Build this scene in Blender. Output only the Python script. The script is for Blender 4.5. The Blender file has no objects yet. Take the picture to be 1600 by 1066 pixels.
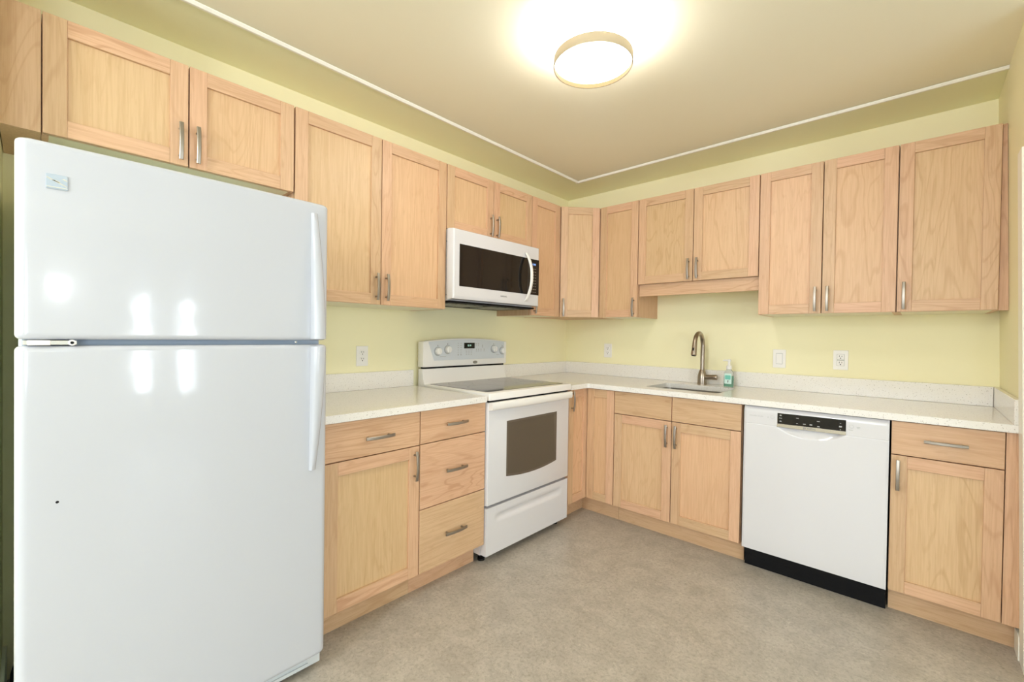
import bpy, bmesh, math, random
from mathutils import Vector, Matrix
random.seed(7)
PI = math.pi
C = bpy.context.scene.collection
SC = bpy.context.scene

# ------------------------------------------------------------------ camera
def make_camera():
    yaw, pitch, roll = math.radians(42.5912), math.radians(-0.6881), math.radians(0.8226)
    f = Vector((-math.sin(yaw)*math.cos(pitch), math.cos(yaw)*math.cos(pitch), math.sin(pitch)))
    rt = Vector((math.cos(yaw), math.sin(yaw), 0)); up = rt.cross(f)
    r2 = rt*math.cos(roll) + up*math.sin(roll); u2 = -rt*math.sin(roll) + up*math.cos(roll)
    cd = bpy.data.cameras.new('camera'); cam = bpy.data.objects.new('camera', cd); C.objects.link(cam)
    m = Matrix((r2, u2, -f)).transposed().to_4x4(); m.translation = Vector((2.3259, -3.2485, 1.2305))
    cam.matrix_world = m
    cd.sensor_width = 36; cd.sensor_fit = 'HORIZONTAL'; cd.lens = 690.887/1600*36
    cd.clip_start = 0.02
    SC.camera = cam
make_camera()

# ------------------------------------------------------------------ light, exposure
VS = SC.view_settings
SC.display_settings.display_device = 'sRGB'
VS.view_transform = 'Standard'; VS.look = 'None'; VS.gamma = 1.0; VS.use_curve_mapping = False
VS.exposure = 0.20
SC.cycles.max_bounces = 12; SC.cycles.diffuse_bounces = 12; SC.cycles.glossy_bounces = 5
SC.cycles.sample_clamp_indirect = 4.0
W = bpy.data.worlds.new('sky'); SC.world = W; W.use_nodes = True
W.node_tree.nodes['Background'].inputs[0].default_value = (.80, .90, 1.0, 1)
W.node_tree.nodes['Background'].inputs[1].default_value = 2.0

def area(name, loc, rot, sx, sy, power, col):
    l = bpy.data.lights.new(name, 'AREA'); l.shape = 'RECTANGLE'; l.size = sx; l.size_y = sy
    l.energy = power; l.color = col
    o = bpy.data.objects.new(name, l); C.objects.link(o); o.location = loc; o.rotation_euler = rot
    return o
# daylight and soft fill from windows placed in the unseen rooms around the camera
area('rear_fill', (2.1, -6.62, 1.50), (PI/2+.50, 0, 0), 2.6, 1.5, 62, (.80, .88, 1.0))  # soft frontal fill added behind the camera, aimed upward
area('daylight_east', (6.42, -2.45, 1.05), (PI/2, 0, PI/2), .12, 1.2, 13, (.80, .90, 1.0))
area('daylight_east', (6.42, -1.89, 1.05), (PI/2, 0, PI/2), .12, 1.2, 13, (.80, .90, 1.0))
area('daylight_east', (6.42, -4.9, 1.35), (PI/2+.5, 0, PI/2), 1.7, 1.6, 72, (.78, .88, 1.0))  # broad fill added for the left side, wide window unseen
def point_light(name, loc, radius, power, col):
    l = bpy.data.lights.new(name, 'POINT'); l.shadow_soft_size = radius; l.energy = power; l.color = col
    o = bpy.data.objects.new(name, l); C.objects.link(o); o.location = loc
point_light('rear_ceiling_fill', (1.55, -4.85, 2.20), .12, 50, (.93, .96, 1.0))  # bodiless fill added to lift the ceiling and upper walls
point_light('living_room_bulb', (6.15, -3.365, 1.69), .045, 9, (.90, .95, 1.0))
LAMP_DIFFUSER = 23.0
LAMP_GLASS = 27.0
LAMP_COL = (1.0, .955, .895, 1)

# ------------------------------------------------------------------ materials
def mat(name, col=(.8, .8, .8), rough=.5, metal=0, **kw):
    m = bpy.data.materials.new(name); m.use_nodes = True
    b = m.node_tree.nodes['Principled BSDF']
    b.inputs['Base Color'].default_value = (*col, 1); b.inputs['Roughness'].default_value = rough
    b.inputs['Metallic'].default_value = metal
    for k, v in kw.items(): b.inputs[k.replace('_', ' ')].default_value = v
    return m
def N(m, t, **kw):
    n = m.node_tree.nodes.new(t)
    for k, v in kw.items(): setattr(n, k, v)
    return n
def L(m, a, b): m.node_tree.links.new(a, b)
def math_node(m, op, a, b=None):
    n = N(m, 'ShaderNodeMath', operation=op)
    for i, v in enumerate((a, b)):
        if v is None: continue
        if isinstance(v, (int, float)): n.inputs[i].default_value = v
        else: L(m, v, n.inputs[i])
    return n.outputs[0]
def mix(m, fac, a, b, blend='MIX'):
    n = N(m, 'ShaderNodeMix', data_type='RGBA', blend_type=blend)
    for i, v in ((0, fac), (6, a), (7, b)):
        if isinstance(v, (int, float)): n.inputs[i].default_value = v
        elif isinstance(v, tuple): n.inputs[i].default_value = (*v, 1)
        else: L(m, v, n.inputs[i])
    return n.outputs[2]
def ramp(m, src, stops):
    n = N(m, 'ShaderNodeValToRGB'); cr = n.color_ramp
    while len(cr.elements) < len(stops): cr.elements.new(.5)
    for e, (p, c) in zip(cr.elements, stops):
        e.position = p; e.color = (c, c, c, 1) if isinstance(c, (int, float)) else (*c, 1)
    L(m, src, n.inputs[0]); return n.outputs[0]
def noise(m, vec, scale, detail=2, rough=.5, dist=0):
    n = N(m, 'ShaderNodeTexNoise'); n.inputs['Scale'].default_value = scale
    n.inputs['Detail'].default_value = detail; n.inputs['Roughness'].default_value = rough
    n.inputs['Distortion'].default_value = dist
    if vec is not None: L(m, vec, n.inputs['Vector'])
    return n.outputs['Fac']
def bump(m, h, strength, dist=.002):
    n = N(m, 'ShaderNodeBump'); n.inputs['Strength'].default_value = strength; n.inputs['Distance'].default_value = dist
    L(m, h, n.inputs['Height']); L(m, n.outputs[0], m.node_tree.nodes['Principled BSDF'].inputs['Normal'])

def wood(name, axis, light, dark, figure=1.0):
    """maple; axis = grain direction in object space"""
    m = mat(name, rough=.42)
    tc = N(m, 'ShaderNodeTexCoord'); oi = N(m, 'ShaderNodeObjectInfo'); ge = N(m, 'ShaderNodeNewGeometry')
    rnd = math_node(m, 'ADD', math_node(m, 'MULTIPLY', oi.outputs['Random'], 23.0),
                    math_node(m, 'MULTIPLY', ge.outputs['Random Per Island'], 31.0))
    cx = N(m, 'ShaderNodeCombineXYZ')
    for i in range(3): L(m, rnd, cx.inputs[i])
    va = N(m, 'ShaderNodeVectorMath', operation='ADD'); L(m, tc.outputs['Object'], va.inputs[0]); L(m, cx.outputs[0], va.inputs[1])
    def stretched(k):
        s = N(m, 'ShaderNodeVectorMath', operation='MULTIPLY'); L(m, va.outputs[0], s.inputs[0])
        s.inputs[1].default_value = tuple(k if i == 'XYZ'.index(axis) else 1.0 for i in range(3)); return s.outputs[0]
    v1 = stretched(.16); v2 = stretched(.035)
    n1 = noise(m, v1, 4.2, 3, .5, .5)
    rings = math_node(m, 'SINE', math_node(m, 'MULTIPLY', n1, 105.0))
    rings = ramp(m, math_node(m, 'ADD', math_node(m, 'MULTIPLY', rings, .5), .5), [(0, 0.0), (.84, .08), (1, 1.0)])
    mask = ramp(m, noise(m, v1, 3.0, 2), [(.38, .15), (.62, 1.0)])
    fib = noise(m, v2, 160, 3, .6)
    fleck = ramp(m, noise(m, stretched(.22), 55, 2, .6), [(.62, 0.0), (.74, 1.0)])
    big = noise(m, v1, 2.4, 2)
    col = mix(m, big, light, tuple(a*.55+b*.45 for a, b in zip(light, dark)))
    col = mix(m, math_node(m, 'MULTIPLY', math_node(m, 'MULTIPLY', rings, mask), .38*figure), col, dark)
    col = mix(m, math_node(m, 'MULTIPLY', fleck, .28), col, dark)
    col = mix(m, ramp(m, fib, [(.38, .30), (.6, 0.0)]), col, dark)
    isl = N(m, 'ShaderNodeHueSaturation'); L(m, col, isl.inputs['Color'])
    r2 = math_node(m, 'FRACT', math_node(m, 'MULTIPLY', rnd, 1.37))
    L(m, math_node(m, 'ADD', math_node(m, 'MULTIPLY', r2, .14), .93), isl.inputs['Value'])
    L(m, math_node(m, 'ADD', math_node(m, 'MULTIPLY', r2, -.016), .508), isl.inputs['Hue'])
    L(m, isl.outputs[0], m.node_tree.nodes['Principled BSDF'].inputs['Base Color'])
    bump(m, fib, .05, .0005)
    return m
FR_L, FR_D = (.72, .485, .312), (.43, .225, .115)
PN_L, PN_D = (.735, .510, .310), (.48, .27, .13)
WV = wood('maple_frame_vertical', 'Z', FR_L, FR_D, .9)
WH = wood('maple_frame_horizontal', 'X', FR_L, FR_D, 1.3)
WP = wood('maple_panel', 'Z', PN_L, PN_D, 1.0)
WC = wood('maple_carcass', 'Z', FR_L, FR_D, .4)

def wall_paint(name, col, b=.12):
    m = mat(name, col, .55)
    tc = N(m, 'ShaderNodeTexCoord'); n = noise(m, tc.outputs['Object'], 130, 3, .55)
    bump(m, n, b, .0015); return m
M_WALL = wall_paint('yellow_wall_paint', (.875, .83, .565))
M_CEIL = wall_paint('cream_ceiling_paint', (.875, .84, .675), .08)
M_BORDER = wall_paint('pale_yellow_green_paint', (.90, .93, .66), .08)
M_FAR = wall_paint('pale_room_paint', (.88, .89, .88))
M_TRIM = mat('white_trim_paint', (.93, .92, .85), .35)

def floor_mat():
    m = mat('mottled_grey_beige_vinyl', rough=.38)
    tc = N(m, 'ShaderNodeTexCoord'); v = tc.outputs['Object']
    a = noise(m, v, 9, 7, .74, .5); b = noise(m, v, 70, 5, .75); c = noise(m, v, 2.0, 2)
    col = mix(m, ramp(m, a, [(.36, 0.0), (.64, 1.0)]), (.388, .350, .308), (.518, .475, .425))
    col = mix(m, ramp(m, b, [(.36, .60), (.52, 0.0)]), col, (.25, .225, .185))
    col = mix(m, ramp(m, noise(m, v, 42, 5, .75, 1.2), [(.57, 0.0), (.66, .65)]), col, (.61, .57, .50))
    col = mix(m, ramp(m, noise(m, v, 33, 5, .75, 1.4), [(.60, 0.0), (.68, .55)]), col, (.24, .21, .17))
    col = mix(m, ramp(m, c, [(.3, .15), (.7, 0.0)]), col, (.36, .335, .29))
    L(m, col, m.node_tree.nodes['Principled BSDF'].inputs['Base Color'])
    bump(m, b, .06, .001); return m
M_FLOOR = floor_mat()

def quartz():
    m = mat('speckled_white_quartz', rough=.16)
    tc = N(m, 'ShaderNodeTexCoord'); v = tc.outputs['Object']
    vo = N(m, 'ShaderNodeTexVoronoi'); vo.inputs['Scale'].default_value = 190; L(m, v, vo.inputs['Vector'])
    sel = ramp(m, noise(m, v, 140, 2), [(.56, 0.0), (.60, 1.0)])
    dot = math_node(m, 'MULTIPLY', ramp(m, vo.outputs['Distance'], [(.26, 1.0), (.38, 0.0)]), sel)
    col = mix(m, noise(m, v, 320, 3, .7), (.74, .71, .68), (.885, .87, .85))
    col = mix(m, math_node(m, 'MULTIPLY', dot, .7), col, (.33, .29, .25))
    L(m, col, m.node_tree.nodes['Principled BSDF'].inputs['Base Color'])
    return m
M_QUARTZ = quartz()
M_PORC = mat('white_porcelain_enamel', (.85, .83, .82), .12)
M_WHITE = mat('white_appliance_enamel', (.68, .675, .71), .14, Coat_Weight=.3, Coat_Roughness=.05)
def fridge_mat():
    m = mat('white_pebbled_enamel', (.525, .545, .605), .085)
    tc = N(m, 'ShaderNodeTexCoord'); h = noise(m, tc.outputs['Object'], 14, 2, .4)
    bump(m, h, .10, .004); return m
M_FRIDGE = fridge_mat()
M_FBODY = wall_paint('brightened_textured_steel', (.72, .84, .88), .2)  # lighter than the doors, brightening put in for the dim side gap
M_GREY = mat('pale_grey_plastic', (.62, .66, .70), .35)
M_GASKET = mat('blue_grey_gasket', (.42, .50, .60), .5)
M_WPLAST = mat('white_plastic', (.84, .825, .815), .3)
M_BLACK = mat('black_plastic', (.006, .006, .007), .55, Specular_IOR_Level=.15)
M_BGLASS = mat('black_glass', (.008, .007, .006), .06, Specular_IOR_Level=.38)
M_OVENG = mat('brown_tinted_oven_glass', (.115, .096, .076), .10)
M_CGLASS = mat('dark_ceramic_glass', (.055, .055, .058), .07)
def brushed(name, col, rough):
    m = mat(name, col, rough, 1.0)
    tc = N(m, 'ShaderNodeTexCoord'); s = N(m, 'ShaderNodeVectorMath', operation='MULTIPLY'); L(m, tc.outputs['Object'], s.inputs[0])
    s.inputs[1].default_value = (400, 400, 12); bump(m, noise(m, s.outputs[0], 1, 2), .04, .0005); return m
M_NICKEL = brushed('brushed_nickel', (.37, .33, .285), .38)
M_FAUCET = brushed('brushed_bronze_nickel', (.37, .31, .255), .28)
M_STEEL = brushed('stainless_steel', (.33, .31, .285), .30)
M_CHROME = mat('chrome', (.8, .8, .8), .08, 1.0)
M_SILVER = mat('silver_plastic', (.48, .44, .36), .25, .9)
M_PANELG = mat('blue_grey_control_panel', (.62, .655, .71), .3)
M_DARKTXT = mat('grey_printing', (.20, .21, .23), .5)
M_MIDTXT = mat('pale_grey_printing', (.46, .47, .48), .5)
M_LITETXT = mat('white_printing', (.42, .42, .43), .5)
def emit(name, col, s):
    m = mat(name, col[:3], .4); b = m.node_tree.nodes['Principled BSDF']
    b.inputs['Emission Color'].default_value = col; b.inputs['Emission Strength'].default_value = s; return m
M_DIFF = emit('lit_lamp_diffuser', LAMP_COL, LAMP_DIFFUSER)
M_LGLASS = emit('lit_frosted_glass', LAMP_COL, LAMP_GLASS)
M_BLUELED = emit('blue_lit_display', (.25, .45, 1, 1), 1.2)
M_GREENLED = emit('lit_clock_digits', (.45, .8, .7, 1), .5)

# ------------------------------------------------------------------ mesh helpers
def bm_new(): return bmesh.new()
def merge(dst, src, mi=0):
    for f in src.faces: f.material_index = mi
    me = bpy.data.meshes.new('t'); src.to_mesh(me); src.free(); dst.from_mesh(me); bpy.data.meshes.remove(me)
def box(bm, x0, x1, y0, y1, z0, z1, b=0.0, mi=0, seg=2):
    t = bmesh.new()
    vs = [t.verts.new((x, y, z)) for x in (x0, x1) for y in (y0, y1) for z in (z0, z1)]
    for q in ((0, 1, 3, 2), (4, 6, 7, 5), (0, 4, 5, 1), (2, 3, 7, 6), (0, 2, 6, 4), (1, 5, 7, 3)):
        t.faces.new([vs[i] for i in q])
    bmesh.ops.recalc_face_normals(t, faces=t.faces)
    if b > 0: bmesh.ops.bevel(t, geom=list(t.edges), offset=b, segments=seg, affect='EDGES', profile=.5)
    merge(bm, t, mi)
def prism(bm, pts, lo, hi, plane='XY', b=0.0, mi=0, seg=2):
    """extrude a 2-D outline; plane XY -> along Z, XZ -> along Y, YZ -> along X"""
    def P(u, v, w):
        return (u, v, w) if plane == 'XY' else ((u, w, v) if plane == 'XZ' else (w, u, v))
    t = bmesh.new()
    a = [t.verts.new(P(u, v, lo)) for u, v in pts]; c = [t.verts.new(P(u, v, hi)) for u, v in pts]
    n = len(pts)
    t.faces.new(a); t.faces.new(c[::-1])
    for i in range(n): t.faces.new((a[i], a[(i+1) % n], c[(i+1) % n], c[i]))
    bmesh.ops.recalc_face_normals(t, faces=t.faces)
    if b > 0:
        ed = [e for e in t.edges if len(e.link_faces) == 2 and e.calc_face_angle() > .6]
        bmesh.ops.bevel(t, geom=ed, offset=b, segments=seg, affect='EDGES', profile=.5)
    merge(bm, t, mi)
def tube(bm, pts, rad, n=16, mi=0, caps=True):
    """swept round tube; rad number or list"""
    pts = [Vector(p) for p in pts]; k = len(pts)
    rs = rad if isinstance(rad, (list, tuple)) else [rad]*k
    t = bmesh.new(); rings = []; prev = None
    for i, p in enumerate(pts):
        d = (pts[min(i+1, k-1)] - pts[max(i-1, 0)]).normalized()
        if prev is None:
            a = Vector((0, 0, 1)) if abs(d.z) < .9 else Vector((1, 0, 0))
            u = d.cross(a).normalized()
        else:
            u = (prev - d*prev.dot(d)).normalized()
        prev = u; v = d.cross(u)
        rings.append([t.verts.new(p + (u*math.cos(2*PI*j/n) + v*math.sin(2*PI*j/n))*rs[i]) for j in range(n)])
    for a, c in zip(rings, rings[1:]):
        for j in range(n): t.faces.new((a[j], a[(j+1) % n], c[(j+1) % n], c[j]))
    if caps: t.faces.new(rings[0][::-1]); t.faces.new(rings[-1])
    bmesh.ops.recalc_face_normals(t, faces=t.faces)
    merge(bm, t, mi)
def lathe(bm, prof, c=(0, 0, 0), axis='Z', n=48, mi=0, closed=False):
    """prof: (radius, height) pairs"""
    def P(r, h, a):
        x, y = r*math.cos(a), r*math.sin(a)
        q = (x, y, h) if axis == 'Z' else ((x, h, y) if axis == 'Y' else (h, x, y))
        return (q[0]+c[0], q[1]+c[1], q[2]+c[2])
    t = bmesh.new(); rings = []
    for r, h in prof:
        if r < 1e-6: rings.append([t.verts.new(P(0, h, 0))])
        else: rings.append([t.verts.new(P(r, h, 2*PI*j/n)) for j in range(n)])
    prs = list(zip(rings, rings[1:])) + ([(rings[-1], rings[0])] if closed else [])
    for a, b in prs:
        for j in range(n):
            q = [a[j % len(a)], a[(j+1) % len(a)], b[(j+1) % len(b)], b[j % len(b)]]
            u = []
            for x in q:
                if x not in u: u.append(x)
            if len(u) > 2: t.faces.new(u)
    bmesh.ops.recalc_face_normals(t, faces=t.faces)
    merge(bm, t, mi)
def rrect(x0, x1, y0, y1, r, n=6):
    p = []
    for cx, cy, a0 in ((x1-r, y1-r, 0), (x0+r, y1-r, PI/2), (x0+r, y0+r, PI), (x1-r, y0+r, 1.5*PI)):
        for i in range(n+1):
            a = a0 + PI/2*i/n; p.append((cx+r*math.cos(a), cy+r*math.sin(a)))
    return p
def obj(name, bm, mats, parent=None, smooth=21):
    me = bpy.data.meshes.new(name); bm.to_mesh(me); bm.free()
    for m in (mats if isinstance(mats, (list, tuple)) else [mats]): me.materials.append(m)
    if smooth:
        me.shade_smooth(); me.set_sharp_from_angle(angle=math.radians(smooth))
    o = bpy.data.objects.new(name, me); C.objects.link(o)
    if parent is not None: o.parent = parent
    return o
def tag(o, label, cat, group=None):
    o['label'] = label; o['category'] = cat
    if group: o['group'] = group
    return o
def thing(name, label, cat, loc=(0, 0, 0), rz=0, group=None):
    o = bpy.data.objects.new(name, None); C.objects.link(o); o.location = loc; o.rotation_euler = (0, 0, rz)
    o.empty_display_size = .1
    return tag(o, label, cat, group)
def struct(name, bm, m, parent=None):
    o = obj(name, bm, m, parent)
    if parent is None: o['kind'] = 'structure'
    return o
def text(name, s, size, m, parent, loc, align='CENTER', bold=0.0, sx=1.0):
    cu = bpy.data.curves.new('txt', 'FONT'); cu.body = s; cu.size = size; cu.align_x = align; cu.align_y = 'CENTER'
    cu.offset = bold; cu.extrude = .0002
    to = bpy.data.objects.new('txt', cu); C.objects.link(to)
    dg = bpy.context.evaluated_depsgraph_get(); dg.update()
    me = bpy.data.meshes.new_from_object(to.evaluated_get(dg)); bpy.data.objects.remove(to); bpy.data.curves.remove(cu)
    me.name = name; me.materials.clear(); me.materials.append(m)
    me.transform(Matrix.Rotation(PI/2, 4, 'X') @ Matrix.Scale(sx, 4, (1, 0, 0)))
    o = bpy.data.objects.new(name, me); C.objects.link(o); o.parent = parent; o.location = loc
    return o
RL = PI/2        # things on the left wall: local X runs along +y, local -Y faces the room

# ------------------------------------------------------------------ the setting
CZ = 2.445
FX, FY = 6.4, -6.6
b = bm_new(); box(b, -.15, FX+.2, FY-.2, .15, -.08, 0); struct('floor', b, M_FLOOR)
b = bm_new(); box(b, -.15, FX+.2, FY-.2, .15, CZ, CZ+.1); struct('ceiling', b, M_CEIL)
b = bm_new(); box(b, -.15, 0, -3.42, 0.0, 0, CZ); struct('wall_left', b, M_WALL)
b = bm_new(); box(b, -.15, 2.80, 0, .15, 0, CZ); struct('wall_back', b, M_WALL)
RW0, RWK = 2.647, .0208                       # the right-hand wall leans in a little
def rwx(z): return RW0 - RWK*z
b = bm_new()
prism(b, [(rwx(0), 0), (rwx(CZ), CZ), (2.78, CZ), (2.78, 0)], -.84, 0, 'XZ')
box(b, 2.63, 2.78, FY, -4.6, 0, CZ)
struct('wall_right', b, M_WALL)
b = bm_new(); box(b, 0, .45, -3.42, -3.315, 0, CZ); struct('wall_near', b, M_WALL)
# rooms behind and beside the camera, seen only in reflections
b = bm_new()
box(b, -.15, .55, FY-.15, FY, 0, CZ); box(b, 3.6, FX, FY-.15, FY, 0, CZ)
box(b, .55, 3.6, FY-.15, FY, 0, .75); box(b, .55, 3.6, FY-.15, FY, 2.25, CZ)
struct('wall_rear', b, M_FAR)
b = bm_new(); box(b, -.15, 0, FY, -3.42, 0, CZ); struct('wall_west', b, M_FAR)
b = bm_new(); box(b, 2.80, FX, 0, .15, 0, CZ); struct('wall_north', b, M_FAR)
b = bm_new()
for y0, y1 in ((FY, -5.75), (-4.05, -2.54), (-2.36, -1.98), (-1.80, .0)): box(b, FX, FX+.15, y0, y1, 0, CZ)
for y0, y1 in ((-5.75, -4.05), (-2.54, -2.36), (-1.98, -1.80)):
    box(b, FX, FX+.15, y0, y1, 0, .4); box(b, FX, FX+.15, y0, y1, 2.1, CZ)
struct('wall_east', b, M_FAR)
for i, (y0, y1) in enumerate(((-5.75, -4.05), (-2.54, -2.36), (-1.98, -1.80))):  # the wide one is unseen, added for the broad fill
    b = bm_new(); w = .03
    box(b, FX-.02, FX+.03, y0, y0+w, .4, 2.1); box(b, FX-.02, FX+.03, y1-w, y1, .4, 2.1)
    box(b, FX-.02, FX+.03, y0, y1, .4, .4+w); box(b, FX-.02, FX+.03, y0, y1, 2.1-w, 2.1)
    struct('window_%d' % (i+1), b, M_TRIM)
b = bm_new()
for x in (.55, 2.06, 3.57): box(b, x, x+.03, FY-.03, FY+.02, .75, 2.25)
box(b, .55, 3.6, FY-.03, FY+.02, .75, .78); box(b, .55, 3.6, FY-.03, FY+.02, 2.22, 2.25)
struct('window_4', b, M_TRIM)  # unseen window added to frame the fill from behind
# ceiling: painted border with a white moulding
b = bm_new(); box(b, 0, .330, -3.42, 0, CZ-.004, CZ); box(b, .330, rwx(CZ), -.345, 0, CZ-.004, CZ); struct('trim_1', b, M_BORDER)
b = bm_new()
prof = [(0, 0), (.030, 0), (.030, -.003), (.020, -.011), (.010, -.011), (0, -.003)]
prism(b, [(.322+u, CZ-.003+v) for u, v in prof], -4.6, -.335, 'XZ')
prism(b, [(-.335-u, CZ-.003+v) for u, v in prof], .322, rwx(CZ), 'YZ')
struct('trim_2', b, M_TRIM)
# door casing on the right-hand wall, baseboards
b = bm_new()
prism(b, [(rwx(0)-.012, 0), (rwx(1.96)-.012, 1.96), (2.70, 1.96), (2.70, 0)], -.76, -.668, 'XZ', .002)
struct('trim_3', b, M_TRIM)
b = bm_new(); box(b, rwx(.05)-.015, rwx(.05)+.004, -.667, -.572, 0, .095, .003); struct('baseboard_right', b, M_TRIM)
b = bm_new(); box(b, .0, .45, -3.3155, -3.304, 0, .125, .003); struct('baseboard_near', b, M_TRIM)

# ------------------------------------------------------------------ cabinets
def handle_mesh():
    b = bm_new(); n = 24; Lh = .134; t = bmesh.new(); rings = []
    for i in range(n+1):
        s = -1 + 2*i/n; z = s*Lh/2
        y = -.022 - .008*(1 - s*s)
        w = .0066; h = .0030
        rings.append([t.verts.new((x, y+dy, z)) for x, dy in ((-w, -h*.5), (-w*.7, -h), (w*.7, -h), (w, -h*.5), (w, h), (-w, h))])
    for a, c in zip(rings, rings[1:]):
        for j in range(6): t.faces.new((a[j], a[(j+1) % 6], c[(j+1) % 6], c[j]))
    t.faces.new(rings[0]); t.faces.new(rings[-1])
    bmesh.ops.recalc_face_normals(t, faces=t.faces); merge(b, t)
    for z in (-.048, .048): tube(b, [(0, 0, z), (0, -.026, z)], [.0048, .0040], 12)
    me = bpy.data.meshes.new('bar_pull'); b.to_mesh(me); b.free(); me.materials.append(M_NICKEL)
    me.shade_smooth(); me.set_sharp_from_angle(angle=math.radians(35)); return me
HM = handle_mesh()
def pull(parent, x, y, z, horiz=False):
    o = bpy.data.objects.new('handle', HM); C.objects.link(o); o.parent = parent; o.location = (x, y, z)
    if horiz: o.rotation_euler = (0, PI/2, 0)
    return o
TH = .020
def door(root, x0, x1, z0, z1, yf, hx=None, hz=None, st=.054, lean=0.0):
    """shaker door: front face at y = yf (negative); frame is the part, panel and handle its sub-parts"""
    g = .0021; x0 += g; x1 -= g; z0 += g; z1 -= g; bv = .0014
    b = bm_new()
    box(b, x0, x0+st, yf, yf+TH, z0, z1, bv, 0); box(b, x1-st, x1, yf, yf+TH, z0, z1, bv, 0)
    box(b, x0+st, x1-st, yf, yf+TH, z0, z0+st, bv, 1); box(b, x0+st, x1-st, yf, yf+TH, z1-st, z1, bv, 1)
    d = obj('door', b, [WV, WH], root)
    b = bm_new(); box(b, x0+st-.002, x1-st+.002, yf+.0105, yf+.016, z0+st-.002, z1-st+.002); obj('panel', b, WP, d)
    if hx is not None: pull(d, hx, yf, hz)
    return d
def drawer(root, x0, x1, z0, z1, yf, hx=None, hz=None, name='drawer_front'):
    g = .0021; b = bm_new(); zs = z0+(z1-z0)*random.uniform(.3, .7)
    box(b, x0+g, x1-g, yf, yf+TH, z0+g, z1-g, .0014)
    d = obj(name, b, WH, root)
    if hx is not None: pull(d, hx, yf, hz, True)
    return d
M_CREAM = mat('cream_melamine', (.80, .76, .60), .4)
ZT, ZB = 2.2065, 1.375
UF = -.335
GU, GB = 'maple upper wall cabinets', 'maple base cabinets'
def carcass_up(root, x0, x1, z0, z1, depth=-.3085):
    b = bm_new(); t = .016
    box(b, x0, x0+t, depth, -.001, z0, z1); box(b, x1-t, x1, depth, -.001, z0, z1)
    box(b, x0+t, x1-t, depth, -.001, z1-t, z1);     box(b, x0+t, x1-t, -.008, -.001, z0+t, z1-t)
    obj('carcass', b, WC, root)
    b = bm_new(); box(b, x0+t, x1-t, depth, -.001, z0+.001, z0+t+.001); obj('bottom_panel', b, M_CREAM, root)

# --- left wall uppers: local x = world y - root y
def lx(y, ry): return y - ry
y0 = -2.8556; r = thing('upper_cabinet', 'short two-door maple wall cabinet above the white refrigerator', 'cabinet', (0, y0, 0), RL, GU)
a, c = lx(-3.2276, y0), lx(-2.4825, y0)
carcass_up(r, a, c, 1.835, ZT)
door(r, a, 0, 1.8332, ZT, UF, -.0265, 1.917); door(r, 0, c, 1.8332, ZT, UF, .0255, 1.917)
b = bm_new(); box(b, lx(-3.313, y0), a-.001, UF+.003, -.001, 1.8332, ZT, .001); obj('filler_strip', b, WV, r)
y0 = -2.0604; r = thing('upper_cabinet', 'tall two-door maple wall cabinet between refrigerator and microwave', 'cabinet', (0, y0, 0), RL, GU)
a, c = lx(-2.480, y0), lx(-1.6475, y0)
carcass_up(r, a, c, ZB, ZT)
door(r, a, 0, ZB, ZT, UF, -.0275, 1.464); door(r, 0, c, ZB, ZT, UF, .0285, 1.464)
y0 = -1.2695; r = thing('upper_cabinet', 'small two-door maple wall cabinet directly above the microwave', 'cabinet', (0, y0, 0), RL, GU)
a, c = lx(-1.6455, y0), lx(-.8935, y0)
carcass_up(r, a, c, 1.838, ZT)
door(r, a, 0, 1.836, ZT, UF, -.0285, 1.916); door(r, 0, c, 1.836, ZT, UF, .0285, 1.916)
y0 = -.729; r = thing('upper_cabinet', 'narrow single-door maple wall cabinet just right of the microwave', 'cabinet', (0, y0, 0), RL, GU)
a, c = lx(-.892, y0), lx(-.566, y0)
carcass_up(r, a, c, ZB, ZT)
door(r, a, c, ZB, ZT, UF, a+.03, 1.455)
# --- corner upper with an angled door
A, B_ = Vector((.335, -.5645)), Vector((.5395, -.335)); mid = (A+B_)/2; ang = math.atan2(B_.y-A.y, B_.x-A.x); hw = (B_-A).length/2
r = thing('corner_upper_cabinet', 'corner maple wall cabinet with one angled door', 'cabinet', (mid.x, mid.y, 0), ang, GU)
inv = Matrix.Rotation(-ang, 2)
def loc2(x, y): q = inv @ (Vector((x, y)) - mid); return (q.x, q.y)
b = bm_new()
nrm = Vector((B_.y-A.y, -(B_.x-A.x))).normalized()*-.0215
prism(b, [loc2(.001, -.001), loc2(.001, -.5635), loc2(.313, -.5635), loc2(A.x+nrm.x+.004, A.y+nrm.y+.004), loc2(B_.x+nrm.x-.004, B_.y+nrm.y-.004), loc2(.5385, -.313), loc2(.5385, -.001)], ZB+.004, ZT, 'XY')
obj('carcass', b, WC, r)
door(r, -hw+.004, hw-.004, ZB, ZT, 0, -hw+.027, 1.448)
# --- back wall uppers
x0 = .695; r = thing('upper_cabinet', 'narrow single-door maple wall cabinet between the corner cabinet and the cabinet over the sink', 'cabinet', (x0, 0, 0), 0, GU)
carcass_up(r, .541-x0, .849-x0, ZB, ZT)
door(r, .541-x0, .8495-x0, ZB, ZT, UF, .823-x0, 1.447)
x0 = 1.2355; r = thing('upper_cabinet', 'short two-door maple wall cabinet with valance over the sink', 'cabinet', (x0, 0, 0), 0, GU)
carcass_up(r, .851-x0, 1.6200-x0, 1.606, ZT)
door(r, .8505-x0, 0, 1.6037, ZT, UF, 1.2085-x0, 1.684); door(r, 0, 1.6205-x0, 1.6037, ZT, UF, 1.2645-x0, 1.684)
b = bm_new(); box(b, .851-x0, 1.620-x0, -.305, -.287, 1.523, 1.606, .001); obj('valance', b, WH, r)
x0 = 1.9314; r = thing('upper_cabinet', 'tall two-door maple wall cabinet right of the one over the sink', 'cabinet', (x0, 0, 0), 0, GU)
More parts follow.
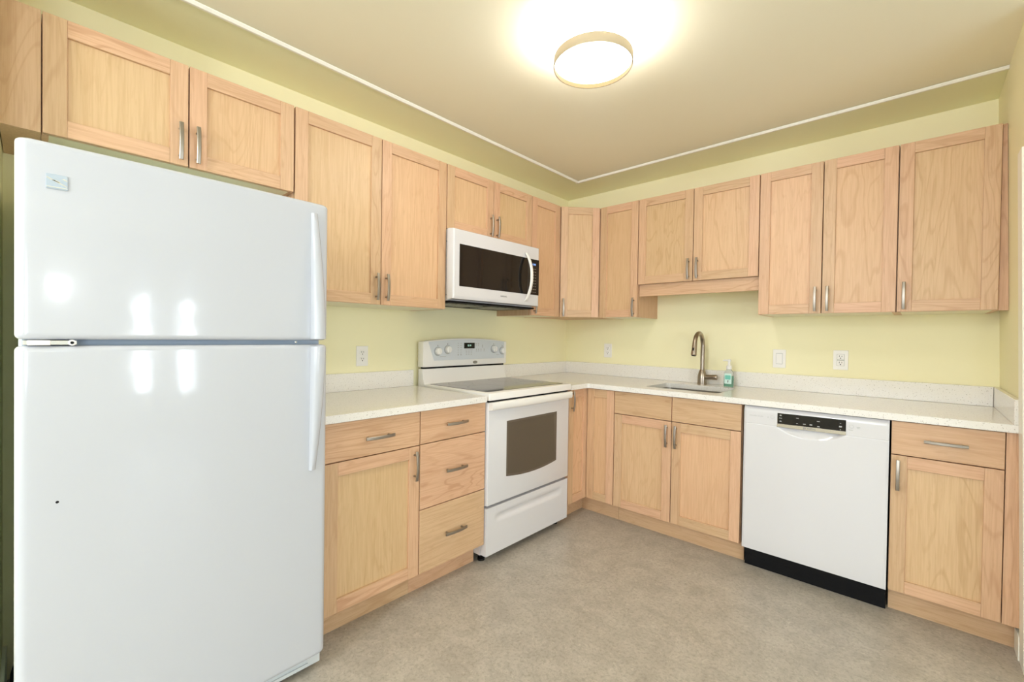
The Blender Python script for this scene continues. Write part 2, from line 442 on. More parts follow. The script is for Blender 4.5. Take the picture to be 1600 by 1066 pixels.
carcass_up(r, 1.6215-x0, 2.2395-x0, ZB, ZT)
door(r, 1.621-x0, 0, ZB, ZT, UF, 1.9045-x0, 1.455); door(r, 0, 2.240-x0, ZB, ZT, UF, 1.9595-x0, 1.455)
x0 = 2.413; r = thing('upper_cabinet', 'single-door maple wall cabinet against the right wall', 'cabinet', (x0, 0, 0), 0, GU)
carcass_up(r, 2.2405-x0, 2.585-x0, ZB, ZT)
door(r, 2.2405-x0, 2.5857-x0, ZB, ZT, UF, 2.2675-x0, 1.455)
b = bm_new()
prism(b, [(2.5862-x0, ZB), (2.5862-x0, ZT), (rwx(ZT)-.001-x0, ZT), (rwx(ZB)-.001-x0, ZB)], -.312, -.296, 'XZ'); obj('filler_strip', b, WV, r)

# --- base cabinets
BF, ZK, ZC = -.645, .116, .8795
KD = -.5637
def carcass_base(root, x0, x1, back=-.002):
    b = bm_new(); t = .016; f = BF+TH+.006
    box(b, x0, x0+t, f, back, ZK-.002, ZC); box(b, x1-t, x1, f, back, ZK-.002, ZC)
    box(b, x0+t, x1-t, f, back, ZK-.002, ZK+t); box(b, x0+t, x1-t, -.012, back, ZK+t, ZC)
    box(b, x0+t, x1-t, f, f+.05, ZC-t, ZC)
    obj('carcass', b, WC, root)
def kick(root, x0, x1, y=KD, t=.016):
    b = bm_new(); box(b, x0, x1, y, y+t, 0, ZK-.003); return obj('toe_kick', b, WH, root)
y0 = -2.2575; r = thing('base_cabinet', 'maple base cabinet with one drawer over one door beside the refrigerator', 'cabinet', (0, y0, 0), RL, GB)
a, c = lx(-2.482, y0), lx(-2.0362, y0)
carcass_base(r, a, c); kick(r, a, c)
drawer(r, a, c, .7195, .877, BF, lx(-2.2495, y0), .796); door(r, a, c, ZK, .7195, BF, lx(-2.0655, y0), .632)
y0 = -1.826; r = thing('drawer_cabinet', 'maple three-drawer base cabinet just left of the range', 'cabinet', (0, y0, 0), RL, GB)
a, c = lx(-2.0352, y0), lx(-1.6176, y0)
carcass_base(r, a, c); kick(r, a, c)
drawer(r, a, c, .721, .877, BF, 0, .7985); drawer(r, a, c, .416, .721, BF, 0, .573); drawer(r, a, c, ZK, .416, BF, 0, .265)
# corner cabinet, L-shaped, two hinged leaves meeting in the inside corner
r = thing('corner_base_cabinet', 'maple corner base cabinet with folding door between range and sink cabinet', 'cabinet', (0, 0, 0), 0, GB)
b = bm_new(); s = .6235
prism(b, [(.002, -.002), (.002, -.862), (s, -.862), (s, -s), (.8555, -s), (.8555, -.002)], ZK-.002, ZC, 'XY')
obj('carcass', b, WC, r)
b = bm_new(); k = .5637
prism(b, [(k, -.862), (k, -k), (.856, -k), (.856, -k+.016), (k-.016, -k+.016), (k-.016, -.862)], 0, ZK-.003, 'XY'); obj('toe_kick', b, WH, r)
door(r, .6470, .8565, ZK, .877, BF)
d = door(r, -.858, -.6265, ZK, .877, BF, -.832, .805); d.rotation_euler = (0, 0, RL)
x0 = 1.2435; r = thing('sink_cabinet', 'wide maple base cabinet with two doors and two false drawer fronts under the sink', 'cabinet', (x0, 0, 0), 0, GB)
carcass_base(r, .858-x0, 1.629-x0); kick(r, .858-x0, 1.632-x0)
drawer(r, .8575-x0, 0, .7285, .877, BF, name='false_drawer_front'); drawer(r, 0, 1.630-x0, .7285, .877, BF, name='false_drawer_front')
door(r, .8575-x0, 0, ZK, .7285, BF, 1.2165-x0, .640); door(r, 0, 1.630-x0, ZK, .7285, BF, 1.2725-x0, .640)
x0 = 2.4155; r = thing('base_cabinet', 'maple base cabinet with one drawer over one door right of the dishwasher', 'cabinet', (x0, 0, 0), 0, GB)
carcass_base(r, 2.2435-x0, 2.5875-x0); kick(r, 2.2435-x0, 2.633-x0)
drawer(r, 2.2431-x0, 2.5881-x0, .7265, .877, BF, 2.418-x0, .8025); door(r, 2.2431-x0, 2.5881-x0, ZK, .7265, BF, 2.2695-x0, .640)
b = bm_new(); prism(b, [(2.5890-x0, ZK), (2.5890-x0, .877), (rwx(.877)-.001-x0, .877), (rwx(ZK)-.001-x0, ZK)], -.641, -.622, 'XZ', .0008); obj('filler_strip', b, WV, r)

# ------------------------------------------------------------------ worktops
def slab(bm, outer, z0, z1, hole=None, bev=.002):
    t = bmesh.new(); es = []
    for lp in [outer] + ([hole] if hole else []):
        vs = [t.verts.new((x, y, z1)) for x, y in lp]
        es += [t.edges.new((vs[i], vs[(i+1) % len(vs)])) for i in range(len(vs))]
    bmesh.ops.triangle_fill(t, use_beauty=True, use_dissolve=False, edges=es)
    bmesh.ops.dissolve_limit(t, angle_limit=.01, verts=t.verts, edges=t.edges) if not hole else None
    g = bmesh.ops.extrude_face_region(t, geom=list(t.faces))
    bmesh.ops.translate(t, vec=(0, 0, z0-z1), verts=[v for v in g['geom'] if isinstance(v, bmesh.types.BMVert)])
    bmesh.ops.recalc_face_normals(t, faces=t.faces)
    ed = [e for e in t.edges if len(e.link_faces) == 2 and e.calc_face_angle() > .9 and max(v.co.z for v in e.verts) - min(v.co.z for v in e.verts) < 1e-4]
    bmesh.ops.bevel(t, geom=ed, offset=bev, segments=2, affect='EDGES')
    merge(bm, t)
ZW0, ZW = .8800, .9115
CF = .668
b = bm_new(); slab(b, [(.002, -2.492), (CF, -2.492), (CF, -1.631), (.002, -1.631)], ZW0, ZW)
o = obj('worktop', b, M_QUARTZ); tag(o, 'short speckled white quartz worktop between refrigerator and range', 'worktop', 'speckled quartz worktops')
b = bm_new(); box(b, .002, .022, -2.492, -1.640, ZW+.0003, 1.010, .002); obj('backsplash', b, M_QUARTZ, o)
rc = [(CF + .02 - .02*math.cos(q), -CF - .02 + .02*math.sin(q)) for q in [i*PI/12 for i in range(7)]]
out = [(.002, -.864), (CF, -.864)] + [(CF + .02*(1-math.cos(q)), -CF-.02+.02*math.sin(q)) for q in [i*PI/12 for i in range(7)]] + \
      [(rwx(ZW)-.002, -CF), (rwx(ZW)-.002, -.002), (.002, -.002)]
b = bm_new(); slab(b, out, ZW0, ZW, rrect(1.014, 1.470, -.535, -.185, .03)[::-1])
o = obj('worktop', b, M_QUARTZ); tag(o, 'long L-shaped speckled white quartz worktop holding the sink and running to the right wall', 'worktop', 'speckled quartz worktops')
b = bm_new(); box(b, .002, .022, -.838, -.023, ZW+.0003, 1.010, .002); obj('backsplash', b, M_QUARTZ, o)
b = bm_new(); box(b, .002, 2.604, -.022, -.002, ZW+.0003, 1.010, .002); obj('backsplash', b, M_QUARTZ, o)
b = bm_new(); box(b, 2.605, 2.624, -.664, -.002, ZW+.0003, 1.010, .002); obj('backsplash', b, M_QUARTZ, o)

# ------------------------------------------------------------------ sink, faucet, soap
def sink():
    r = thing('sink', 'stainless steel undermount sink sunk in the long worktop', 'sink', (1.242, -.36, 0))
    t = bm_new(); prof = [(.004, ZW0-.001), (.0, ZW0-.02), (-.002, .74), (-.012, .715), (-.035, .702)]
    rings = []
    bm = bmesh.new()
    for off, z in prof:
        p = rrect(-.228-off, .228+off, -.175-off, .175+off, max(.012, .03+off), 6)
        rings.append([bm.verts.new((x, y, z)) for x, y in p])
    n = len(rings[0])
    for a, c in zip(rings, rings[1:]):
        for j in range(n): bm.faces.new((a[j], a[(j+1) % n], c[(j+1) % n], c[j]))
    bm.faces.new(rings[-1])
    bmesh.ops.solidify(bm, geom=list(bm.faces), thickness=.0012)
    merge(t, bm); obj('bowl', t, M_STEEL, r)
    b = bm_new(); lathe(b, [(0, .7035), (.03, .7035), (.042, .706), (.044, .7035), (.044, .7028), (0, .7028)], (0, 0, 0)); obj('drain', b, M_CHROME, r)
sink()
def faucet():
    r = thing('faucet', 'brushed bronze gooseneck faucet with pull-down head behind the sink', 'faucet', (1.225, -.095, ZW))
    b = bm_new(); lathe(b, [(0, 0), (.0320, 0), (.0320, .004), (.0308, .006), (.0306, .045), (.0295, .062), (.0225, .088), (.0165, .102), (.0, .102)])
    obj('base', b, M_FAUCET, r)
    p = [(0, 0, .095), (0, 0, .20), (0, 0, .270)]
    R_ = .075
    for i in range(1, 15):
        q = PI*.93*i/14; p.append((0, -R_+R_*math.cos(q), .270+R_*1.12*math.sin(q)))
    e = p[-1]; b = bm_new(); tube(b, p, .0143, 20); obj('spout', b, M_FAUCET, r)
    d = Vector((0, -.20, -.98)).normalized(); e = Vector(e)
    b = bm_new(); tube(b, [e-d*.001, e+d*.003, e+d*.012, e+d*.03, e+d*.070, e+d*.082, e+d*.086], [.0143, .0152, .0152, .0160, .0180, .0180, .0160], 20)
    h = obj('spray_head', b, M_FAUCET, r)
    b = bm_new(); q = e+d*.038; box(b, -.004, .004, q.y-.022, q.y-.010, q.z-.014, q.z+.006, .001); obj('spray_button', b, M_BLACK, h)
    q = e+d*.0865; b = bm_new(); tube(b, [q, q+d*.002], .0135, 20); obj('nozzle', b, M_BLACK, h)
    b = bm_new(); tube(b, [(.018, 0, .052), (.050, 0, .053), (.066, 0, .0535), (.070, 0, .0535), (.092, 0, .0545), (.098, 0, .0545), (.100, 0, .0545)], [.0165, .0165, .0165, .0175, .0180, .0170, .013], 20)
    obj('lever_handle', b, M_FAUCET, r)
faucet()
def soap():
    r = thing('soap_bottle', 'clear pump bottle of green hand soap beside the faucet', 'soap bottle', (1.405, -.118, ZW))
    glass = mat('clear_bottle_plastic', (.93, .97, .95), .06, IOR=1.3, Transmission_Weight=.92)
    liq = mat('green_liquid_soap', (.16, .55, .36), .12, Transmission_Weight=.35)
    def body(hw, hd, zz, f=0):
        b = bm_new(); bm = bmesh.new(); rings = []
        for z, k in zz:
            p = rrect(-hw*k, hw*k, -hd*k, hd*k, min(hw, hd)*k*.55, 5); rings.append([bm.verts.new((x, y, z)) for x, y in p])
        n = len(rings[0])
        for a, c in zip(rings, rings[1:]):
            for j in range(n): bm.faces.new((a[j], a[(j+1) % n], c[(j+1) % n], c[j]))
        bm.faces.new(rings[0][::-1]); bm.faces.new(rings[-1]); bmesh.ops.recalc_face_normals(bm, faces=bm.faces); merge(b, bm); return b
    obj('bottle', body(.0285, .018, [(0, .92), (.004, 1), (.06, 1), (.092, .96), (.105, .80), (.114, .50), (.122, .44)]), glass, r)
    obj('liquid_soap', body(.0266, .0163, [(.0025, .92), (.006, 1), (.060, 1), (.074, .985)]), liq, r)
    b = bm_new(); prism(b, rrect(-.022, .022, .022, .090, .004), -.0196, -.0187, 'XZ'); lb = obj('label', b, mat('pale_green_label', (.66, .86, .82), .4), r)
    b = bm_new(); prism(b, rrect(-.017, .017, .050, .078, .004), -.0201, -.0197, 'XZ'); obj('label_print', b, mat('teal_print', (.16, .55, .47), .4), lb)
    b = bm_new(); prism(b, [(-.003, .030), (.002, .030), (.004, .045), (.001, .047), (-.003, .043)], -.0201, -.0197, 'XZ'); obj('label_print', b, M_DARKTXT, lb)
    b = bm_new(); lathe(b, [(0, .118), (.0168, .118), (.0168, .138), (.0150, .141), (.0085, .143), (.0075, .168), (.0110, .170), (.0110, .180), (.008, .1835), (0, .1835)], n=28)
    tube(b, [(0, 0, .1765), (-.018, -.004, .1765), (-.036, -.009, .174)], [.0058, .0052, .0042], 12); obj('pump', b, M_WPLAST, r)
soap()

# ------------------------------------------------------------------ outlets and switch
def plate(name, label, cat, loc, rz, w, h, kind, group):
    r = thing(name, label, cat, loc, rz, group)
    b = bm_new(); box(b, -w/2, w/2, -.006, -.0005, -h/2, h/2, .0022); obj('cover_plate', b, M_WPLAST, r)
    if kind == 'switch':
        b = bm_new(); box(b, -.0185, .0185, -.0065, -.005, -.035, .035, .0006); obj('switch_surround', b, M_MIDTXT, r)
        b = bm_new(); prism(b, [(-.006, -.0325), (-.0095, -.0325), (-.0075, .0), (-.0095, .0325), (-.006, .0325)], -.0165, .0165, 'YZ', .0005); obj('rocker', b, M_WPLAST, r)
    else:
        if kind == 'square':
            b = bm_new(); box(b, -.0185, .0185, -.0065, -.005, -.035, .035, .0006); obj('receptacle_surround', b, M_MIDTXT, r)
        for z in (.0185, -.0185):
            b = bm_new()
            if kind == 'square': box(b, -.0165, .0165, -.0085, -.005, z-.015, z+.015, .001)
            else: prism(b, rrect(-.0165, .0165, z-.014, z+.014, .011), -.0085, -.005, 'XZ', .0007)
            rc = obj('receptacle', b, M_WPLAST, r)
            b = bm_new(); box(b, -.0072, -.0048, -.0089, -.008, z, z+.009); box(b, .0048, .0072, -.0089, -.008, z, z+.008)
            tube(b, [(0, -.008, z-.0075), (0, -.0089, z-.0075)], .003, 12); obj('socket_slots', b, M_BLACK, rc)
    for z in ((.046, -.046) if kind != 'round' else (0,)):
        b = bm_new(); lathe(b, [(0, -.0072), (.0024, -.0070), (.0028, -.006)], (0, 0, z), 'Y', 12); obj('screw', b, M_WPLAST, r)
plate('wall_outlet', 'white duplex outlet above the short worktop by the refrigerator', 'outlet', (0, -1.977, 1.103), RL, .072, .114, 'round', 'white wall outlets')
plate('wall_outlet', 'white duplex outlet on the back wall left of the faucet near the corner', 'outlet', (.4275, 0, 1.1185), 0, .072, .114, 'round', 'white wall outlets')
plate('wall_outlet', 'white square-faced outlet on the back wall above the dishwasher', 'outlet', (1.9885, 0, 1.114), 0, .073, .116, 'square', 'white wall outlets')
plate('light_switch', 'white rocker light switch on the back wall right of the soap bottle', 'light switch', (1.6715, 0, 1.108), 0, .072, .117, 'switch', None)

# ------------------------------------------------------------------ ceiling lamp
def lamp():
    r = thing('ceiling_light', 'round flush ceiling lamp with metal band and glowing diffuser', 'ceiling lamp', (1.342, -1.722, CZ))
    b = bm_new(); lathe(b, [(0, 0), (.10, 0), (.10, -.028), (0, -.028)]); obj('mounting_pan', b, M_WPLAST, r)
    b = bm_new(); lathe(b, [(.05, -.029), (.140, -.029), (.150, -.036), (.1525, -.046), (.1525, -.093), (.05, -.093)], n=64); obj('glass_drum', b, M_LGLASS, r)
    b = bm_new(); lathe(b, [(.1535, -.091), (.1560, -.092), (.1565, -.129), (.1555, -.131), (.1537, -.130), (.1535, -.100)], n=64, closed=True)
    obj('metal_band', b, mat('warm_brushed_metal', (.60, .52, .40), .35, .8), r)
    b = bm_new(); lathe(b, [(0, -.112), (.08, -.1115), (.135, -.111), (.1530, -.110), (.1530, -.100), (0, -.100)], n=64); obj('diffuser', b, M_DIFF, r)
    b = bm_new(); lathe(b, [(.1534, -.130), (.1534, -.112), (.1528, -.112), (.1528, -.130)], n=64, closed=True); obj('inner_lip', b, mat('glow_toned_lip', (.075, .055, .025), .8, Specular_IOR_Level=.1), r)  # added liner; dark amber colour stands for the band's glow-lit inner wall
lamp()

# ------------------------------------------------------------------ refrigerator
def fridge():
    y0 = -2.8975; r = thing('refrigerator', 'large white top-freezer refrigerator standing at the left', 'refrigerator', (0, y0, 0), RL)
    hw = .3785
    b = bm_new(); box(b, -hw+.006, hw-.006, -.675, -.03, .03, 1.680, .006); obj('body', b, M_FBODY, r)
    def plan(front, back):
        p = [(-hw, back)]
        rr = .022; n = 8
        for i in range(n+1):
            q = PI/2*i/n; p.append((-hw + rr - rr*math.cos(q), front+.006 + rr - rr*math.sin(q)))
        for i in range(1, 24):
            x = -hw+rr + (2*hw-2*rr)*i/24; s = x/(hw-rr); p.append((x, front + .006*s*s))
        for i in range(n, -1, -1):
            q = PI/2*i/n; p.append((hw - rr + rr*math.cos(q), front+.006 + rr - rr*math.sin(q)))
        p.append((hw, back)); return p
    F, K_ = -.757, -.690
    def fdoor(name, z0, z1):
        bm = bmesh.new(); pts = plan(F, K_); rings = []
        rb = .012
        def ring(z, ins): return [bm.verts.new((x*(1-ins/hw), min(y+ins, K_), z)) for x, y in pts]
        for i in range(5):
            q = PI/2*i/4; rings.append(ring(z0+rb-rb*math.cos(q), rb-rb*math.sin(q)))
        rings.append(ring(z0+rb+.004, 0)); rings.append(ring(z1-rb-.004, 0))
        for i in range(4, -1, -1):
            q = PI/2*i/4; rings.append(ring(z1-rb+rb*math.cos(q), rb-rb*math.sin(q)))
        n = len(pts)
        for a, c in zip(rings, rings[1:]):
            for j in range(n): bm.faces.new((a[j], a[(j+1) % n], c[(j+1) % n], c[j]))
        bm.faces.new(rings[0]); bm.faces.new(rings[-1]); bmesh.ops.recalc_face_normals(bm, faces=bm.faces)
        b = bm_new(); merge(b, bm); return obj(name, b, M_FRIDGE, r, 40)
    fz = fdoor('freezer_door', 1.2045, 1.690); fd = fdoor('refrigerator_door', .067, 1.189)
    b = bm_new(); box(b, -hw+.012, hw-.012, K_+.0005, -.676, 1.215, 1.672); box(b, -hw+.012, hw-.012, K_+.0005, -.676, .085, 1.180); obj('door_gasket', b, M_GASKET, r)
    b = bm_new(); box(b, -hw+.012, hw-.012, -.698, -.6755, 1.184, 1.210); obj('divider_rail', b, M_GASKET, r)
    # moulded handles: curved wedges near the opening edge
    def grip(name, par, zs, ze):
        bm = bmesh.new(); n = 28; rings = []
        xo = hw-.012
        for i in range(n+1):
            s = i/n; z = zs + (ze-zs)*s
            d = .024*(1-s**2.2) + .014
            w = .042*(1-s**1.5) + .022*s**1.5
            xl = hw-.064 - .003*s; fy = F+.008 - d
            xr = xl + w
            rings.append([bm.verts.new(q) for q in ((xl, F+.012, z), (xl+.001, fy+.006, z), (xl+.007, fy, z), (xr-.006, fy+.001, z), (xr, fy+.008, z), (xr-.001, F+.014, z))])
        for a, c in zip(rings, rings[1:]):
            for j in range(6): bm.faces.new((a[j], a[(j+1) % 6], c[(j+1) % 6], c[j]))
        bm.faces.new(rings[0]); bm.faces.new(rings[-1]); bmesh.ops.recalc_face_normals(bm, faces=bm.faces)
        b = bm_new(); merge(b, bm); obj(name, b, M_FRIDGE, par, 50)
    grip('handle', fd, 1.183, .745)
    grip('handle', fz, 1.2095, 1.650)
    # emblem plate
    e = -3.2055 - y0
    ey = F + .006*(e/(hw-.022))**2
    b = bm_new(); box(b, e-.019, e+.019, ey-.0030, ey+.004, 1.5755, 1.6115, .0008); em = obj('emblem', b, mat('satin_silver_emblem', (.42, .49, .57), .4, .15), fz)
    b = bm_new()
    for pts in ([(-.018, .600), (.018, .583), (.018, .5855), (-.018, .6035)], [(-.010, .5965), (.004, .5915), (.006, .594), (-.002, .597)], [(-.018, .5785), (.018, .5785), (.018, .581), (-.018, .5805)], [(.008, .602), (.018, .5965), (.018, .5995), (.012, .6035)]):
        prism(b, [(e+u, 1+v) for u, v in pts], ey-.0040, ey-.0028, 'XZ')
    obj('emblem_relief', b, M_CHROME, em)
    # middle hinge in the gap
    b = bm_new()
    prism(b, rrect(-.255-.0+.245-.355, -.272, 1.1915, 1.2025, .002), -.752, -.700, 'XZ', .001); hg = obj('hinge', b, M_CHROME, r)
    b = bm_new(); box(b, -.358, -.318, -.757, -.702, 1.1905, 1.2030, .002); obj('hinge_cover', b, M_WPLAST, hg)
    b = bm_new(); lathe(b, [(0, -.006), (.0075, -.006), (.0075, 0), (0, 0)], (-.281, -.752, 1.197), 'Y', 20); obj('hinge_eye', b, M_WPLAST, hg)
    b = bm_new(); lathe(b, [(0, -.0015), (.0035, -.0015), (.0035, 0)], (-.281, -.7585, 1.197), 'Y', 14); obj('hinge_pin', b, M_BLACK, hg)
    b = bm_new(); lathe(b, [(0, -.002), (.004, -.0015), (.0045, 0)], (.285, -.699, 1.197), 'Y', 14); obj('screw', b, M_CHROME, r)
    # small dark hole on the lower door
    q = -3.204 - y0; qy = F + .006*(q/(hw-.022))**2
    b = bm_new(); lathe(b, [(0, -.0006), (.0032, -.0006), (.0036, .002)], (q, qy, .799), 'Y', 14); obj('screw_hole', b, M_BLACK, fd)
    # base grille and feet
    b = bm_new(); box(b, -hw+.010, hw-.004, -.716, -.690, .016, .060, .004); box(b, -hw+.02, hw-.05, -.722, -.716, .046, .054, .001); box(b, -hw+.02, hw-.05, -.722, -.716, .022, .034, .001)
    obj('base_grille', b, M_GREY, r)
    for x in (-.31, .31):
        for y in (-.62, -.12):
            b = bm_new(); lathe(b, [(0, 0), (.018, 0), (.018, .008), (.008, .010), (.008, .032), (0, .032)], (x, y, 0), n=16); obj('foot', b, M_BLACK, r)
    # power cord in the gap beside the wall
    b = bm_new(); yb = -3.2895 - y0
    tube(b, [(yb+.02, -.10, .16), (yb, -.16, .10), (yb-.002, -.24, .035), (yb, -.20, .012), (yb+.004, -.10, .008), (yb+.03, -.06, .02)], .0045, 10); obj('power_cord', b, M_BLACK, r)
fridge()

# ------------------------------------------------------------------ range
M_BURN = mat('grey_burner_print', (.10, .10, .105), .3)
def stove():
    y0 = -1.2455; r = thing('range', 'white freestanding electric range with glass cooktop', 'range', (0, y0, 0), RL)
    hw = .3715
    b = bm_new(); box(b, -hw+.002, hw-.002, -.612, -.03, .045, .883, .003); obj('body', b, M_WHITE, r)
    # cooktop
    b = bm_new(); box(b, -hw, hw, -.672, -.095, .8835, .9245, .007, seg=3); ct = obj('cooktop_frame', b, M_PORC, r)
    b = bm_new(); prism(b, rrect(-hw+.030, hw-.022, -.625, -.115, .012), .9235, .9262, 'XY'); obj('glass_top', b, M_CGLASS, ct)
    for cx, cy, rr in ((-.19, -.47, .115), (.19, -.47, .085), (-.19, -.235, .075), (.19, -.235, .10)):
        b = bm_new(); lathe(b, [(rr, .9263), (rr+.002, .9265), (rr+.003, .9263)], (cx, cy, 0), n=48); obj('burner_ring', b, M_BURN, ct)
    b = bm_new(); box(b, -hw+.012, hw-.012, -.652, -.6125, .872, .8832); obj('vent_gap', b, M_BLACK, r)
    # oven door
    b = bm_new(); bmp = bmesh.new()
    box(b, -hw+.004, hw-.004, -.660, -.613, .3195, .8735, .008, seg=3); dr = obj('oven_door', b, M_WHITE, r)
    wl, wr, wt, wb = -.2235, .2350, .7590, .4525
    arc = [(wl + (wr-wl)*i/20, wb - .020*(1-(2*i/20-1)**2)) for i in range(21)]
    b = bm_new(); prism(b, arc + [(wr, wt), (wl, wt)], -.6612, -.655, 'XZ', .001); obj('oven_window', b, M_OVENG, dr)
    ins = .012
    arc2 = [(wl+ins + (wr-wl-2*ins)*i/20, wb+ins - .019*(1-(2*i/20-1)**2)) for i in range(21)]
    b = bm_new(); prism(b, arc2 + [(wr-ins-.02, wt-ins), (wl+ins, wt-ins)], -.6618, -.6605, 'XZ'); obj('inner_window', b, mat('darker_oven_glass', (.092, .076, .058), .10), dr)
    # handle: wide flat bar bowed slightly outward
    b = bm_new(); t = bmesh.new(); rings = []
    for i in range(25):
        s = -1+2*i/24; x = s*(hw-.008); fy = -.688 - .010*(1-s*s)
        rings.append([t.verts.new(q) for q in ((x, -.660, .8735), (x, fy+.004, .8760), (x, fy, .872), (x, fy, .841), (x, fy+.006, .834), (x, -.660, .831))])
    for a, c in zip(rings, rings[1:]):
        for j in range(6): t.faces.new((a[j], a[(j+1) % 6], c[(j+1) % 6], c[j]))
    t.faces.new(rings[0]); t.faces.new(rings[-1]); bmesh.ops.recalc_face_normals(t, faces=t.faces); merge(b, t)
    obj('door_handle', b, M_WPLAST, dr, 50)
    # storage drawer with a scooped grip
    n1, n2 = 60, 26; t = bmesh.new(); z0, z1 = .050, .306; g = []
    for j in range(n2+1):
        row = []
        for i in range(n1+1):
            x = -hw+.004 + (2*hw-.008)*i/n1; z = z0+(z1-z0)*j/n2
            u = x/.300; lo = .222; hi = .262
            dep = 0
            if abs(u) < 1 and lo < z < hi:
                dep = .014*math.sin(PI*(z-lo)/(hi-lo))**.8*(1-abs(u)**8)
            row.append(t.verts.new((x, -.655+dep, z)))
        g.append(row)
    for j in range(n2):
        for i in range(n1): t.faces.new((g[j][i], g[j][i+1], g[j+1][i+1], g[j+1][i]))
    b = bm_new(); merge(b, t); box(b, -hw+.004, hw-.004, -.6548, -.613, z0, z1)
    # replace the flat box front so only the scooped face shows
    for f in list(b.faces):
        if all(abs(v.co.y+.6548) < 1e-5 for v in f.verts): b.faces.remove(f)
    bmesh.ops.recalc_face_normals(b, faces=b.faces)
    obj('storage_drawer', b, M_WHITE, r, 40)
    for x in (-.33, .33):
        for y in (-.58, -.10):
            b = bm_new(); lathe(b, [(0, 0), (.020, 0), (.020, .012), (.009, .015), (.009, .05), (0, .05)], (x, y, 0), n=16); obj('foot', b, M_BLACK, r)
    # backguard
    b = bm_new(); prism(b, [(-.03, .893), (-.098, .893), (-.095, .925), (-.082, .955), (-.074, 1.016), (-.03, 1.016)], -hw+.004, hw-.004, 'YZ', .003); obj('backguard_base', b, M_PORC, r)
    b = bm_new(); box(b, -hw+.022, hw-.012, -.072, -.032, 1.0155, 1.0275); obj('vent_slot', b, M_BLACK, r)
    b = bm_new()
    top = [(hw*(1-2*i/24), 1.187+.022*(1-(1-2*i/24)**2)) for i in range(25)]
    prism(b, [(-hw, 1.0268), (hw, 1.0268)] + top, -.088, -.03, 'XZ', .006, seg=3); bp = obj('backguard', b, M_PORC, r)
    b = bm_new(); gt = [(.345 - .680*i/20, 1.1845+.018*(1-(1-2*i/20)**2)) for i in range(21)]
    prism(b, [(-.290, 1.0665), (.347, 1.0665)] + gt, -.0900, -.0870, 'XZ', .0008); pn = obj('control_panel', b, M_PANELG, bp)
    FY_ = -.0902
    for x, z in ((-.263, 1.125), (-.183, 1.135), (.236, 1.134), (.324, 1.121)):
        b = bm_new(); lathe(b, [(0, -.022), (.0195, -.021), (.0225, -.016), (.0225, 0), (0, 0)], (x, FY_, z), 'Y', 28); k = obj('knob', b, M_WPLAST, pn)
        b = bm_new(); box(b, x-.0035, x+.0035, FY_-.027, FY_-.020, z-.019, z+.019, .0015); obj('knob_grip', b, M_WPLAST, k)
        b = bm_new(); lathe(b, [(.0228, -.0008), (.029, -.0008), (.029, 0), (.0228, 0)], (x, FY_, z), 'Y', 28); obj('knob_dial', b, mat('grey_dial', (.40, .43, .46), .4), pn)
        b = bm_new(); box(b, x-.002, x+.002, FY_-.0005, FY_, z+.031, z+.040); obj('dial_mark', b, M_DARKTXT, pn)
    b = bm_new(); prism(b, rrect(-.043, .052, 1.1405, 1.1785, .002), FY_-.0008, FY_+.001, 'XZ'); ds = obj('display', b, M_BGLASS, pn)
    text('clock_digits', '8:14', .018, M_GREENLED, ds, (.004, FY_-.0010, 1.160))
    b = bm_new()
    rnd = random.Random(3)
    def dash(x, z, w, h): box(b, x-w/2, x+w/2, FY_-.0005, FY_+.0005, z-h/2, z+h/2)
    for cx in (-.094, -.070):
        for z in (1.175, 1.160, 1.146, 1.131, 1.117, 1.104): dash(cx, z, .012, .004)
        dash(cx, 1.098, .007, .008)
    for cx in (-.022, .000, .022):
        for z in (1.121, 1.110, 1.100): dash(cx, z, .010, .0045)
    dash(0, 1.131, .07, .0025)
    for cx in (.066, .088): dash(cx, 1.172, .009, .006); dash(cx, 1.161, .007, .006)
    for cx in (.070, .090, .112, .142):
        dash(cx, 1.133, .006, .010); dash(cx, 1.121, .008, .004)
    for z in (1.160, 1.149): dash(.126, z, .008, .008)
    dash(-.22, 1.090, .05, .003); dash(.28, 1.092, .03, .003)
    obj('panel_printing', b, M_MIDTXT, pn)
    b = bm_new(); bm2 = bmesh.new()
    prism(b, [(.060+.021*math.cos(2*PI*i/28), 1.046+.010*math.sin(2*PI*i/28)) for i in range(28)], -.0900, -.0875, 'XZ', .0005); em = obj('emblem', b, mat('bronze_emblem', (.30, .27, .23), .35, .6), bp)
    text('emblem_lettering', 'Whirlpool', .0085, M_LITETXT, em, (.060, -.0902, 1.046))
stove()

